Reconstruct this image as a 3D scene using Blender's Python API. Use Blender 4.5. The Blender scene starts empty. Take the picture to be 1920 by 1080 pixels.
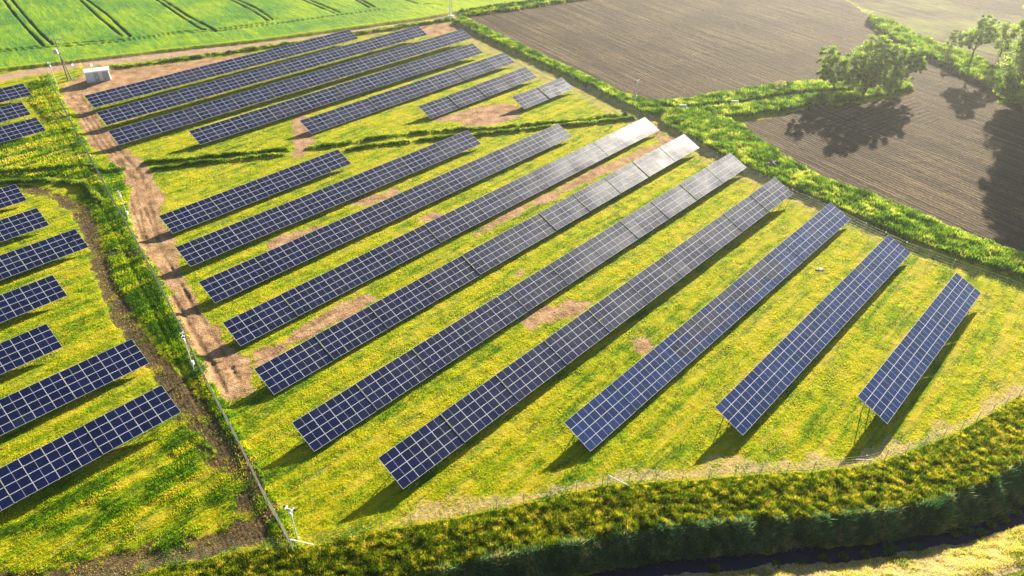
import bpy, math, random
import numpy as np
from mathutils import Vector, Matrix
random.seed(4); rng = np.random.default_rng(7)
S = bpy.context.scene
C = S.collection
R = math.radians

# ---------------------------------------------------------------- camera, sky, sun, exposure
F_PX, TH, ROLL, CAM_H = 1369.44, 0.615994, 0.005873, 57.184
cR = np.array([1., 0, 0]); cF = np.array([0, math.cos(TH), -math.sin(TH)]); cU = np.array([0, math.sin(TH), math.cos(TH)])
cR2 = math.cos(ROLL)*cR + math.sin(ROLL)*cU; cU2 = -math.sin(ROLL)*cR + math.cos(ROLL)*cU
cam = bpy.data.cameras.new('camera'); cam.sensor_width = 36; cam.lens = F_PX/1920*36
cam.clip_start = 1; cam.clip_end = 9000
co = bpy.data.objects.new('camera', cam); C.objects.link(co); S.camera = co
M = Matrix.Identity(4)
for i in range(3):
    M[i][0] = cR2[i]; M[i][1] = cU2[i]; M[i][2] = -cF[i]
M[2][3] = CAM_H
co.matrix_world = M
SUN_AZ, SUN_EL = R(61.5), R(19.2)
w = bpy.data.worlds.new('World'); S.world = w; w.use_nodes = True
nt = w.node_tree
sky = nt.nodes.new('ShaderNodeTexSky'); sky.sky_type = 'NISHITA'; sky.sun_disc = False
sky.sun_elevation = SUN_EL; sky.sun_rotation = R(90)-SUN_AZ; sky.dust_density = .8; sky.ozone_density = 3.5
nt.links.new(sky.outputs[0], nt.nodes['Background'].inputs[0]); nt.nodes['Background'].inputs[1].default_value = 0.05
sd = bpy.data.lights.new('sun', 'SUN'); sd.energy = 5.0; sd.angle = R(0.5); sd.color = (1.0, 0.90, 0.72)
so = bpy.data.objects.new('sun', sd); C.objects.link(so)
sv = Vector((math.cos(SUN_AZ)*math.cos(SUN_EL), math.sin(SUN_AZ)*math.cos(SUN_EL), math.sin(SUN_EL)))
so.rotation_euler = sv.to_track_quat('Z', 'Y').to_euler(); so.location = (120, 200, 120)
S.view_settings.view_transform = 'Standard'; S.view_settings.look = 'None'; S.view_settings.gamma = 1
S.view_settings.exposure = 1.72

# ---------------------------------------------------------------- helpers
def W(px, py, z=0.0):                       # where the photo's pixel meets height z
    d = cF + cR2*(px-960)/F_PX + cU2*(540-py)/F_PX
    return (np.array([0, 0, CAM_H]) + d*(z-CAM_H)/d[2])[:2]
def WL(pts, z=0.0): return np.array([W(a, b, z) for a, b in pts])
def hpx(base, top, z0=0.0):                 # height of a vertical thing from its base and top pixels
    b = W(*base, z0); best = None
    for h in np.arange(.2, 30, .05):
        v = np.array([b[0], b[1], z0+h-CAM_H]); zc = v@cF; y = 540-F_PX*(v@cU2)/zc
        e = abs(y-top[1])
        if best is None or e < best[0]: best = (e, h)
    return best[1]
def hash2(ix, iy, s):
    n = (ix.astype(np.int64)*374761393 + iy.astype(np.int64)*668265263 + s*1442695041) & 0x7fffffff
    n = ((n ^ (n >> 13))*1274126177) & 0x7fffffff
    n = (n ^ (n >> 16)) & 0xffff
    return n/65535.0
def vn(x, y, s=0):
    ix = np.floor(x); iy = np.floor(y); fx = x-ix; fy = y-iy
    fx = fx*fx*(3-2*fx); fy = fy*fy*(3-2*fy)
    a = hash2(ix, iy, s); b = hash2(ix+1, iy, s); c = hash2(ix, iy+1, s); d = hash2(ix+1, iy+1, s)
    return (a*(1-fx)+b*fx)*(1-fy)+(c*(1-fx)+d*fx)*fy
def fbm(x, y, s=0, o=4):
    r = 0; a = .5; t = 0
    for i in range(o):
        r = r+a*vn(x, y, s+i*17); t += a; a *= .5; x = x*2.03+5.1; y = y*2.03-3.7
    return r/t
def sstep(a, b, x):
    t = np.clip((x-a)/(b-a), 0, 1); return t*t*(3-2*t)
def dist_pl(P, L):                          # distance to a polyline
    best = np.full(len(P), 1e9)
    for a, b in zip(L[:-1], L[1:]):
        d = b-a; t = np.clip(((P-a)@d)/(d@d+1e-9), 0, 1)
        q = P-a-t[:, None]*d
        best = np.minimum(best, np.einsum('ij,ij->i', q, q))
    return np.sqrt(best)
def sd_poly(P, L):                          # + inside, - outside, metres
    D = dist_pl(P, np.vstack([L, L[:1]])); ins = np.zeros(len(P), bool)
    x, y = P[:, 0], P[:, 1]
    for a, b in zip(L, np.roll(L, -1, 0)):
        c = ((a[1] > y) != (b[1] > y)) & (x < (b[0]-a[0])*(y-a[1])/(b[1]-a[1]+1e-12)+a[0])
        ins ^= c
    return np.where(ins, D, -D)
def local(P, L, m):                         # only points near a shape, for speed
    lo = L.min(0)-m; hi = L.max(0)+m
    return np.where((P[:, 0] > lo[0]) & (P[:, 0] < hi[0]) & (P[:, 1] > lo[1]) & (P[:, 1] < hi[1]))[0]
def poly_mask(P, L, soft=.5, wob=.8, ws=.35, seed=3):
    out = np.zeros(len(P)); i = local(P, L, soft+wob+1)
    if len(i):
        q = P[i]; s = sd_poly(q, L)+(fbm(q[:, 0]*ws, q[:, 1]*ws, seed)-.5)*2*wob
        out[i] = sstep(-soft, soft, s)
    return out
def line_mask(P, L, half, soft=.4, wob=.5, ws=.4, seed=5):
    out = np.zeros(len(P)); i = local(P, L, half+soft+wob+1)
    if len(i):
        q = P[i]; s = half-dist_pl(q, L)+(fbm(q[:, 0]*ws, q[:, 1]*ws, seed)-.5)*2*wob
        out[i] = sstep(-soft, soft, s)
    return out
def offset(L, d):                           # polyline moved sideways (left is +)
    t = np.gradient(L, axis=0); t /= np.linalg.norm(t, axis=1)[:, None]+1e-9
    return L+np.stack([-t[:, 1], t[:, 0]], 1)*d
def resample(L, step):
    s = np.r_[0, np.cumsum(np.linalg.norm(np.diff(L, axis=0), axis=1))]
    n = max(2, int(round(s[-1]/step))+1); u = np.linspace(0, s[-1], n)
    return np.stack([np.interp(u, s, L[:, 0]), np.interp(u, s, L[:, 1])], 1)

# ---------------------------------------------------------------- site plan, metres on the ground
ROW_AZ = 0.819547; TILT = 0.419449; PITCH = 8.1777
ra = np.array([math.cos(ROW_AZ), math.sin(ROW_AZ)]); rb = np.array([-ra[1], ra[0]])
FENCE_L = WL([(86, 128), (101, 165), (128, 217), (160, 277), (205, 360), (257, 453), (317, 567), (390, 717), (443, 817), (493, 920), (530, 985), (543, 1010)], 1.7)
CORNER = FENCE_L[-1]
SOUTH = np.vstack([[CORNER], WL([(600, 1019), (655, 1006), (760, 986), (860, 969), (956, 950), (1050, 928), (1139, 909), (1235, 903), (1335, 897), (1430, 888), (1525, 884), (1622, 873), (1690, 853), (1790, 812), (1850, 780), (1905, 745), (1990, 700), (2080, 630)])])
SOUTHW = np.vstack([WL([(-200, 1195), (100, 1112), (250, 1078), (310, 1064), (372, 1050), (432, 1038), (490, 1028)]), [CORNER]])
EAST = WL([(848, 43), (900, 73), (1000, 123), (1100, 172), (1200, 222), (1245, 243), (1330, 297), (1410, 338), (1480, 372), (1560, 408), (1640, 447), (1700, 476), (1800, 512), (1920, 556), (2040, 600), (2080, 630)])
NORTH = np.vstack([FENCE_L[:1], WL([(120, 139), (210, 130), (300, 119), (400, 107), (500, 92), (560, 84), (640, 72), (700, 64), (780, 51), (848, 43)])])
CREST = WL([(-300, 1350), (300, 1180), (560, 1120), (767, 1080), (923, 1043), (1057, 1017), (1173, 997), (1280, 980), (1413, 972), (1547, 965), (1663, 953), (1747, 937), (1847, 903), (1913, 863), (2000, 800), (2150, 700)], 0)
ZW = -2.6
WAT1 = WL([(-300, 1420), (300, 1240), (767, 1125), (923, 1100), (1107, 1076), (1280, 1051), (1447, 1037), (1613, 1020), (1713, 1009), (1780, 997), (1863, 973), (1930, 945), (2050, 880), (2200, 780)], ZW)
WAT2 = WL([(-300, 1460), (300, 1290), (767, 1165), (1000, 1118), (1280, 1076), (1447, 1059), (1580, 1050), (1680, 1036), (1780, 1020), (1860, 1000), (1940, 972), (2050, 910), (2200, 810)], ZW)
BANK2 = WL([(-300, 1600), (300, 1430), (767, 1290), (1280, 1190), (1540, 1130), (1700, 1098), (1780, 1079), (1847, 1066), (1930, 1044), (2060, 985), (2200, 900)], -.3)
def fy(L, x):
    o = np.argsort(L[:, 0]); return np.interp(x, L[o, 0], L[o, 1])
CROP = WL([(-260, 165), (0, 134), (100, 123), (200, 111), (300, 99), (450, 83), (560, 69), (700, 50), (800, 36), (850, 27), (960, 12), (1060, -3), (1500, -110), (1300, -250), (-1500, -200), (-900, 60)])
ROAD = WL([(-260, 190), (0, 147), (70, 133), (150, 121), (300, 105), (450, 89), (560, 75), (700, 56), (800, 41), (846, 31), (868, 25)])
PLOUGH1 = WL([(868, 26), (1000, 10), (1070, -5), (1500, -110), (1800, -140), (1570, -10), (1640, 35), (1700, 85), (1790, 130), (1870, 170), (1920, 205), (2100, 260), (2100, 330), (1990, 250), (1720, 178), (1520, 158), (1400, 171), (1240, 194), (1200, 190), (1100, 142), (1020, 107), (960, 77), (905, 50)])
PLOUGH2 = WL([(1385, 232), (1440, 220), (1520, 203), (1620, 193), (1720, 173), (1800, 150), (1930, 215), (2200, 330), (2400, 560), (2200, 600), (1920, 480), (1800, 438), (1700, 392), (1620, 362), (1540, 332), (1490, 306), (1430, 266)])
FIELD3 = WL([(1570, -10), (1800, -140), (3200, 0), (2300, 250), (1920, 150), (1830, 110), (1760, 85), (1660, 38)])
PLOUGH4 = WL([(1740, -8), (1800, 10), (1860, 25), (1920, 30), (2200, 60), (2300, -40), (1800, -60)])
WEDGE = WL([(1520, 203), (1620, 193), (1705, 176), (1745, 215), (1770, 226), (1700, 238), (1640, 250), (1560, 250)])
EB_N = WL([(860, 31), (905, 53), (960, 79), (1020, 109), (1100, 145), (1170, 180), (1240, 197), (1245, 215), (1225, 222), (1160, 194), (1100, 164), (1040, 134), (960, 97), (900, 69), (852, 44)])
EB_S = WL([(1235, 208), (1290, 218), (1360, 225), (1392, 240), (1430, 270), (1490, 310), (1540, 336), (1620, 366), (1700, 396), (1800, 441), (1920, 482), (2120, 560), (2120, 600), (1920, 528), (1800, 490), (1700, 455), (1640, 428), (1560, 392), (1480, 358), (1420, 328), (1330, 283), (1240, 234)])
DIT_U = WL([(1225, 197), (1300, 187), (1400, 171), (1460, 162), (1520, 156), (1620, 160), (1600, 172), (1520, 176), (1450, 184), (1380, 198), (1290, 206), (1250, 204)])
DIT_L = WL([(1250, 213), (1320, 207), (1380, 201), (1450, 190), (1520, 182), (1600, 178), (1700, 160), (1712, 170), (1600, 194), (1520, 204), (1460, 212), (1400, 221), (1320, 228)])
HEDGE = WL([(1625, 38), (1660, 43), (1720, 72), (1770, 92), (1830, 113), (1870, 135), (1930, 165), (2100, 240), (2100, 290), (1920, 210), (1880, 185), (1840, 160), (1790, 137), (1740, 112), (1680, 82), (1632, 50)])
BERM_N = WL([(203, 128), (230, 126), (300, 117), (400, 104), (500, 89), (560, 81), (640, 69), (700, 60), (780, 47), (846, 37)])
HED_A = WL([(868, 25), (907, 20), (957, 13), (1010, 5), (1070, -3), (1400, -75)])
HED_B = WL([(872, 29), (920, 24), (970, 17), (1030, 7), (1090, -1), (1400, -68)])
ST_A1 = WL([(273, 306), (320, 303), (367, 298), (417, 293), (467, 288), (540, 282)])
ST_A2 = WL([(287, 318), (333, 313), (383, 306), (467, 298), (530, 291)])
ST_B1 = WL([(578, 279), (640, 272), (707, 260), (790, 250), (860, 244), (940, 241), (1053, 231), (1107, 226), (1173, 215)])
ST_B2 = WL([(652, 282), (707, 273), (800, 263), (887, 255), (990, 243), (1083, 234), (1187, 223)])
ST_C1 = WL([(-40, 328), (60, 322), (120, 316), (176, 312)])
ST_C2 = WL([(-40, 345), (50, 342), (90, 340), (130, 343), (165, 352), (188, 380)])
ST_C3 = WL([(183, 318), (200, 322), (225, 319), (232, 318)])
DIRT = [WL([(112, 160), (160, 140), (235, 127), (330, 117), (450, 103), (540, 94), (470, 118), (400, 132), (300, 152), (200, 172), (158, 182), (178, 205), (198, 240), (230, 278), (270, 300), (283, 325), (296, 350), (305, 372), (302, 395), (318, 440), (345, 505), (375, 570), (415, 630), (455, 665), (478, 700), (468, 738), (430, 772), (405, 742), (370, 660), (330, 580), (285, 495), (250, 430), (243, 370), (238, 330), (212, 300), (180, 278), (150, 230), (120, 180)]),
        WL([(770, 48), (845, 42), (880, 60), (868, 56), (790, 70), (800, 60)]),
        WL([(650, 66), (780, 48), (800, 48), (760, 54), (690, 66)]),
        WL([(545, 235), (580, 232), (590, 262), (572, 300), (548, 296), (552, 260)]),
        WL([(455, 660), (520, 640), (640, 575), (690, 552), (700, 562), (620, 612), (520, 668), (478, 690)]),
        WL([(975, 600), (1020, 572), (1070, 562), (1105, 568), (1090, 590), (1040, 605), (990, 616)]),
        WL([(1185, 640), (1215, 632), (1228, 650), (1205, 668), (1186, 660)]),
        WL([(880, 442), (940, 400), (1040, 355), (1130, 310), (1210, 278), (1262, 255), (1275, 258), (1180, 305), (1080, 352), (985, 398), (920, 430), (890, 450)]),
        WL([(640, 388), (700, 368), (745, 350), (752, 360), (690, 386)]),
        WL([(780, 408), (810, 398), (832, 400), (815, 412), (786, 418)]),
        WL([(500, 455), (560, 432), (605, 425), (560, 448), (500, 470)]),
        WL([(880, 230), (800, 228), (850, 215), (900, 200), (935, 192), (960, 195), (985, 210), (970, 222), (920, 235), (880, 243), (840, 240)]),
        WL([(600, 190), (560, 212), (548, 238), (562, 238), (574, 215), (620, 190)]),
        WL([(955, 520), (975, 500), (990, 505), (978, 520)]),
        WL([(1180, 215), (1225, 225), (1250, 262), (1280, 290), (1262, 292), (1210, 240), (1150, 222)])]
EAST_TRK = WL([(862, 52), (905, 82), (960, 112), (1020, 142), (1090, 172), (1150, 205), (1200, 230), (1270, 262), (1340, 298), (1440, 345), (1500, 372), (1560, 402), (1640, 442), (1700, 478)])
SOIL_C = WL([(20, 352), (75, 360), (125, 376), (152, 400), (172, 440), (186, 490), (205, 545), (228, 590), (258, 640), (300, 695), (345, 745), (395, 800), (440, 855), (478, 920), (490, 965), (470, 1000), (400, 1022), (300, 1046), (150, 1080), (-60, 1130)])
SOIL_C2 = WL([(185, 478), (215, 474), (252, 476)])
TREE_SPOT = [W(1618, 180), W(1552, 172), W(1694, 168)]
ditch_dark = WL([(1260, 207), (1320, 203), (1385, 199), (1450, 188)])
SHADE_STRIP = offset(resample(FENCE_L, 3), -1.9)
TRAM = []
for l in [[(5, 0), (27, 30), (53, 60), (83, 90)], [(20, 0), (47, 33), (77, 67), (100, 87)], [(147, 0), (187, 37), (230, 72)], [(160, 0), (200, 30), (245, 72)],
          [(290, 0), (333, 30), (377, 58), (407, 62)], [(302, 0), (350, 32), (403, 60)], [(428, 0), (473, 23), (503, 42)], [(440, 0), (483, 20), (512, 40)],
          [(560, 0), (600, 17), (627, 28)], [(573, 0), (617, 18), (637, 27)], [(663, 0), (693, 18)], [(673, 0), (703, 17)], [(752, 0), (783, 10), (827, 12)]]:
    q = WL(l); q = np.vstack([q[0]+(q[0]-q[1])*2.0, q]); TRAM.append(q)
TRAM.append(WL([(-120, 118), (0, 102), (40, 97), (110, 91), (150, 89), (240, 80), (330, 67), (407, 62), (500, 50), (560, 42), (650, 30), (720, 20)]))
TRAM.append(WL([(-120, 113), (0, 98), (110, 87), (240, 77), (330, 64), (407, 58), (500, 46)]))

PANEL_ROWS = [('A1',8,-84.925,141.591,66.164,0.302,0.132),('A2',10,-78.485,133.048,82.252,0.184,0.298),('A3',11,-72.324,124.384,90.417,0.008,0.282),
('A4',9,-57.690,125.051,73.719,-0.159,0.135),('A5',7,-38.506,130.842,56.990,-0.386,-0.043),('A6',4,-16.482,138.553,32.212,-0.363,-0.029),
('A7',2,2.324,143.540,16.146,-0.257,-0.048),('B1',4,-50.752,93.590,32.762,-0.244,-0.140),('B2',7,-44.769,84.499,57.019,-0.088,-0.124),
('B3',9,-38.603,76.227,73.100,-0.216,-0.132),('B4',11,-32.696,67.706,89.463,-0.324,-0.080),('B5',11,-26.471,59.463,89.135,-0.446,0.127),
('B6',11,-20.097,51.100,89.457,-0.391,0.118),('B7',10,-10.363,46.090,82.175,0.005,0.522),('B8',8,8.104,51.266,64.936,-0.319,0.011),
('B9',6,24.139,53.330,48.658,0.011,0.064),('B10',4,39.563,54.581,32.973,0.583,0.324),('C10',3,-51.978,37.939,24.533,0.337,0.380),
('C9',4,-64.499,40.333,32.711,-0.056,-0.056),('C8',2,-64.737,54.934,16.355,0.054,0.054),('C7',2,-69.396,65.402,16.355,0.017,0.017),
('C6',3,-77.995,71.551,24.533,-0.080,-0.080),('C5',2,-81.328,83.715,16.355,-0.112,-0.112),('C4',1,-83.467,97.556,8.178,-0.164,-0.164),
('C3',2,-100.096,118.677,16.355,0.089,0.089),('C2',2,-107.029,126.312,16.355,0.200,0.200),('C1',2,-112.912,137.346,16.355,0.024,0.024)]
C_SKIP = {'C9': 2, 'C8': 1, 'C7': 1, 'C6': 1, 'C5': 1, 'C3': 1, 'C2': 1, 'C1': 1}   # tables wholly outside the photo

def zones(P):
    """what grows or lies at each ground point: all masks 0..1"""
    x, y = P[:, 0], P[:, 1]; n = len(P); z = {}
    wob = (fbm(x*.5, y*.5, 91)-.5)
    z['crop'] = poly_mask(P, CROP, .5, .3)
    z['tram'] = np.zeros(n)
    for L in TRAM: z['tram'] = np.maximum(z['tram'], line_mask(P, L, .22, .22, .2))
    z['tram'] *= z['crop']
    z['road'] = line_mask(P, ROAD, 2.4, .5, .8)
    pl = np.maximum.reduce([poly_mask(P, PLOUGH1, .6, .8), poly_mask(P, PLOUGH2, .6, .8), poly_mask(P, PLOUGH4, 1, 1)])
    xr = P[:, 0]; yb = fy(BANK2, xr)
    pl = np.maximum(pl, sstep(-.3, .5, yb-1.2-y+wob)*(xr > 10))
    z['plough'] = pl; z['field3'] = poly_mask(P, FIELD3, 2, 2)
    z['wedge'] = poly_mask(P, WEDGE, .4, .3)*pl
    d = np.zeros(n)
    for i, L in enumerate(DIRT): d = np.maximum(d, poly_mask(P, L, .7, 1.3, .35, 20+i))
    z['dirt'] = np.maximum(d, z['road'])
    et = np.maximum(line_mask(P, offset(EAST_TRK, .9), .35, .4, .5), line_mask(P, offset(EAST_TRK, -.9), .35, .4, .5))
    z['etrk'] = et*sstep(85, 125, y+.0*x)+.35*et*(1-sstep(85, 125, y))
    z['epale'] = line_mask(P, EAST_TRK, 2.6, 1.5, 1.5)*sstep(88, 120, y)
    so = np.maximum(line_mask(P, SOIL_C, 1.15, .5, .8), line_mask(P, SOIL_C2, .8, .4, .5))
    so = np.maximum(so, .95*line_mask(P, offset(SOIL_C, -.5)[10:], 1.5, .9, 1.4, .5)*(fbm(x*.6, y*.6, 55) > .42))
    z['soil'] = so*(1-.45*sstep(.54, .70, fbm(x*.55, y*.55, 58))); z['trench'] = line_mask(P, SHADE_STRIP, .2, .3, .3)
    z['west'] = ((P[:, 0] < np.interp(y, FENCE_L[::-1, 1], FENCE_L[::-1, 0])) & (y > 38)).astype(float)
    dsw = np.where(x < CORNER[0], fy(SOUTHW, x), fy(SOUTH[:-2], x))-y      # metres beyond the south fence
    z['wild'] = sstep(-.2, .4, dsw)*(x < 95)*(1-pl)
    z['south'] = dsw
    eb = np.maximum.reduce([poly_mask(P, EB_N, .4, .5), poly_mask(P, EB_S, .4, .6), poly_mask(P, DIT_U, .4, .5), poly_mask(P, DIT_L, .4, .5), poly_mask(P, HEDGE, .4, .6)])
    z['belt'] = eb
    st = np.maximum.reduce([line_mask(P, BERM_N, .9, .3, .3), line_mask(P, HED_A, 1.3, .5, .4), line_mask(P, HED_B, 1.2, .5, .4)] +
                           [line_mask(P, L, .5, .3, .3) for L in (ST_A1, ST_A2, ST_B1, ST_B2, ST_C1, ST_C2, ST_C3)])
    z['strip'] = st
    lf = line_mask(P, offset(resample(FENCE_L, 3), 0), .8, .3, .3)
    z['fedge'] = lf
    # tall grass north-west, and lush strip between the soil track and the fence
    tall = poly_mask(P, WL([(62, 150), (92, 150), (118, 215), (150, 280), (188, 345), (150, 350), (120, 332), (-40, 335), (-60, 260), (60, 262), (95, 230), (60, 190)]), .6, 1)
    lush = poly_mask(P, WL([(150, 350), (190, 345), (262, 480), (320, 585), (355, 680), (330, 680), (270, 600), (232, 560), (205, 500), (200, 440), (165, 380)]), .5, .6)
    lush = np.maximum(lush, .8*poly_mask(P, WL([(212, 302), (236, 330), (240, 365), (243, 420), (232, 420), (205, 365), (196, 320)]), .4, .4))
    z['tall'] = tall; z['lush'] = np.maximum(lush, .6*poly_mask(P, WL([(-150, 1000), (100, 930), (250, 860), (420, 790), (500, 950), (400, 1010), (0, 1100), (-150, 1150)]), 4, 4, .2)*sstep(.35, .6, fbm(x*.3, y*.3, 34)))
    df = -dsw
    z['straw'] = sstep(.0, .4, df)*(1-sstep(.7, 2.4, df+(fbm(x*.35, y*.35, 93)-.5)*5))*sstep(CORNER[0]+3, CORNER[0]+14, x)*(x < 92)*.85
    return z

def zheight(P, z=None):
    if z is None: z = zones(P)
    x, y = P[:, 0], P[:, 1]
    h = (fbm(x*.9, y*.9, 1, 3)-.5)*.16
    h += z['crop']*.55*(1-z['tram']) + z['crop']*(1-z['tram'])*(fbm(x*.35, y*.35, 8)-.5)*.25
    h += z['belt']*(.45+.6*fbm(x*.5, y*.5, 12)) + z['strip']*(.12+.4*fbm(x*.7, y*.7, 13))
    h += z['tall']*.25 + z['lush']*.12 + z['fedge']*.12
    h -= .2*z['trench']*sstep(48, 66, y)+.10*z['soil'] + .06*z['etrk']
    for L in RUTS: h -= .06*line_mask(P, L, .17, .2, .25, .6)*1.5*sstep(.35, .6, fbm(x*.3, y*.3, 66))
    h -= .9*line_mask(P, ditch_dark, .5, .6, .2)
    # ditch with the water south of the park
    yc, y1, y2, yb = fy(CREST, x), fy(WAT1, x), fy(WAT2, x), fy(BANK2, x)
    yc = yc+(fbm(x*.55, x*0+3, 301, 4)-.5)*2.2; y1 = y1+(fbm(x*.7, x*0+9, 302, 4)-.5)*1.0; y2 = y2+(fbm(x*.8, x*0+5, 303, 4)-.5)*.9
    yf = np.where(x < CORNER[0], fy(SOUTHW, x), fy(SOUTH[:-2], x))
    lump = (fbm(x*1.2, y*1.4, 31)-.5)*.8
    d = np.zeros(len(P))
    a = (y <= yf) & (y > yc); t = np.clip((yf-y)/np.maximum(yf-yc, .1), 0, 1)
    d = np.where(a, -.25*t+lump*.22*sstep(0, .15, t), d)
    a = (y <= yc) & (y > y1); t = np.clip((yc-y)/np.maximum(yc-y1, .1), 0, 1)
    d = np.where(a, -.25+(ZW-.05+.25)*np.power(t, .9)+lump*1.1*(1-t)*sstep(0, .08, t+.02), d)
    a = (y <= y1) & (y > y2); d = np.where(a, ZW-.35, d)
    a = (y <= y2) & (y > yb); t = np.clip((y2-y)/np.maximum(y2-yb, .1), 0, 1)
    d = np.where(a, ZW-.05+(-.3-ZW)*np.power(t, .9)+lump*.5*sstep(0, .2, t), d)
    d = np.where(y <= yb, -.3, d)
    return h+d

RUTS = []
for c in [WL([(150, 190), (185, 240), (215, 285), (255, 330), (270, 380), (280, 430), (300, 490), (340, 560), (380, 620), (415, 680), (440, 730)]),
          WL([(140, 175), (172, 235), (205, 290), (248, 345), (262, 400), (290, 470), (322, 530), (362, 600), (400, 660), (430, 720)]),
          WL([(400, 690), (450, 680), (520, 655), (600, 612), (680, 565)])]:
    RUTS += [offset(resample(c, 4), .85), offset(resample(c, 4), -.85)]

# ---------------------------------------------------------------- materials
def nodes(m):
    m.use_nodes = True; t = m.node_tree; t.nodes.clear(); return t
def mat(name, col, rough=.6, metal=0, noise=.12, scale=6, bump=0):
    m = bpy.data.materials.new(name); t = nodes(m); N = t.nodes.new; L = t.links.new
    o = N('ShaderNodeOutputMaterial'); b = N('ShaderNodeBsdfPrincipled'); L(b.outputs[0], o.inputs[0])
    tc = N('ShaderNodeTexCoord'); nz = N('ShaderNodeTexNoise'); nz.inputs['Scale'].default_value = scale; nz.inputs['Detail'].default_value = 5
    L(tc.outputs['Object'], nz.inputs['Vector'])
    r = N('ShaderNodeValToRGB'); r.color_ramp.elements[0].position = .3; r.color_ramp.elements[1].position = .7
    r.color_ramp.elements[0].color = (*[c*(1-noise) for c in col], 1); r.color_ramp.elements[1].color = (*[min(1, c*(1+noise)) for c in col], 1)
    L(nz.outputs[0], r.inputs[0]); L(r.outputs[0], b.inputs['Base Color'])
    b.inputs['Roughness'].default_value = rough; b.inputs['Metallic'].default_value = metal
    if bump:
        bp = N('ShaderNodeBump'); bp.inputs['Strength'].default_value = bump; bp.inputs['Distance'].default_value = .02
        L(nz.outputs[0], bp.inputs['Height']); L(bp.outputs[0], b.inputs['Normal'])
    return m
M_ALU = mat('aluminium frame', (.74, .74, .75), .65, 0, .04)
M_STEEL = mat('galvanised steel', (.42, .43, .44), .45, .6, .15, 9)
M_WIRE = mat('pale fence wire', (.36, .36, .29), .5, .2, .12, 5)
M_WHITE = mat('white painted steel', (.78, .80, .82), .45, 0, .05, 2)
M_ROOF = mat('white roof sheet', (.85, .86, .86), .4, 0, .04, 3)
M_GREYD = mat('grey louvred door', (.42, .48, .55), .5, 0, .12, 8)
M_DARK = mat('black plastic', (.02, .02, .022), .4, 0, .2)
M_CONC = mat('weathered concrete', (.30, .27, .24), .85, 0, .25, 3, .3)
M_CONCW = mat('pale concrete', (.60, .60, .58), .8, 0, .15, 4, .3)
M_ORANGE = mat('orange sign paint', (.85, .33, .01), .5, 0, .05)
M_BARK = mat('tree bark', (.09, .07, .05), .9, 0, .3, 5, .5)
M_STONE = mat('dark field stone', (.13, .125, .13), .85, 0, .3, 4, .5)

def glass(name, rough, tint, dust):
    m = bpy.data.materials.new(name); t = nodes(m); N = t.nodes.new; L = t.links.new
    o = N('ShaderNodeOutputMaterial'); b = N('ShaderNodeBsdfPrincipled'); L(b.outputs[0], o.inputs[0])
    tc = N('ShaderNodeTexCoord'); sp = N('ShaderNodeSeparateXYZ'); L(tc.outputs['Object'], sp.inputs[0])
    def stripes(axis, period, width):
        a = N('ShaderNodeMath'); a.operation = 'DIVIDE'; L(sp.outputs[axis], a.inputs[0]); a.inputs[1].default_value = period
        f = N('ShaderNodeMath'); f.operation = 'FRACT'; L(a.outputs[0], f.inputs[0])
        c = N('ShaderNodeMath'); c.operation = 'LESS_THAN'; L(f.outputs[0], c.inputs[0]); c.inputs[1].default_value = width/period
        return c.outputs[0]
    s1 = stripes(1, .158, .014); s2 = stripes(0, .0805, .004)
    mx = N('ShaderNodeMath'); mx.operation = 'MAXIMUM'; L(s1, mx.inputs[0]); L(s2, mx.inputs[1])
    oi = N('ShaderNodeObjectInfo'); hs = N('ShaderNodeHueSaturation')
    mr = N('ShaderNodeMapRange'); L(oi.outputs['Random'], mr.inputs['Value']); mr.inputs['To Min'].default_value = .8; mr.inputs['To Max'].default_value = 1.2
    rgb = N('ShaderNodeMix'); rgb.data_type = 'RGBA'; rgb.inputs[6].default_value = (*tint, 1); rgb.inputs[7].default_value = (tint[0]*4+.01, tint[1]*4+.012, tint[2]*2+.02, 1)
    L(mx.outputs[0], rgb.inputs[0]); L(rgb.outputs[2], hs.inputs['Color']); L(mr.outputs[0], hs.inputs['Value']); L(hs.outputs[0], b.inputs['Base Color'])
    nz = N('ShaderNodeTexNoise'); nz.inputs['Scale'].default_value = .35; nz.inputs['Detail'].default_value = 4
    ge = N('ShaderNodeNewGeometry'); L(ge.outputs['Position'], nz.inputs['Vector'])
    r2 = N('ShaderNodeMapRange'); L(nz.outputs[0], r2.inputs['Value']); r2.inputs['From Min'].default_value = .3; r2.inputs['From Max'].default_value = .7
    r2.inputs['To Min'].default_value = rough*.88; r2.inputs['To Max'].default_value = rough*1.14
    L(r2.outputs[0], b.inputs['Roughness'])
    b.inputs['IOR'].default_value = 1.5; b.inputs['Coat Weight'].default_value = 0
    return m
M_CELL = glass('blue silicon cells under glass', .275, (.002, .005, .040), .38)
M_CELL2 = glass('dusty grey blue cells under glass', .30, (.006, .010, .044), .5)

M_CELL3 = glass('blue cells with painted sky reflection', .26, (.008, .022, .105), .38)  # brighter blue tint stands in for sky reflection on the lower right rows

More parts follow.
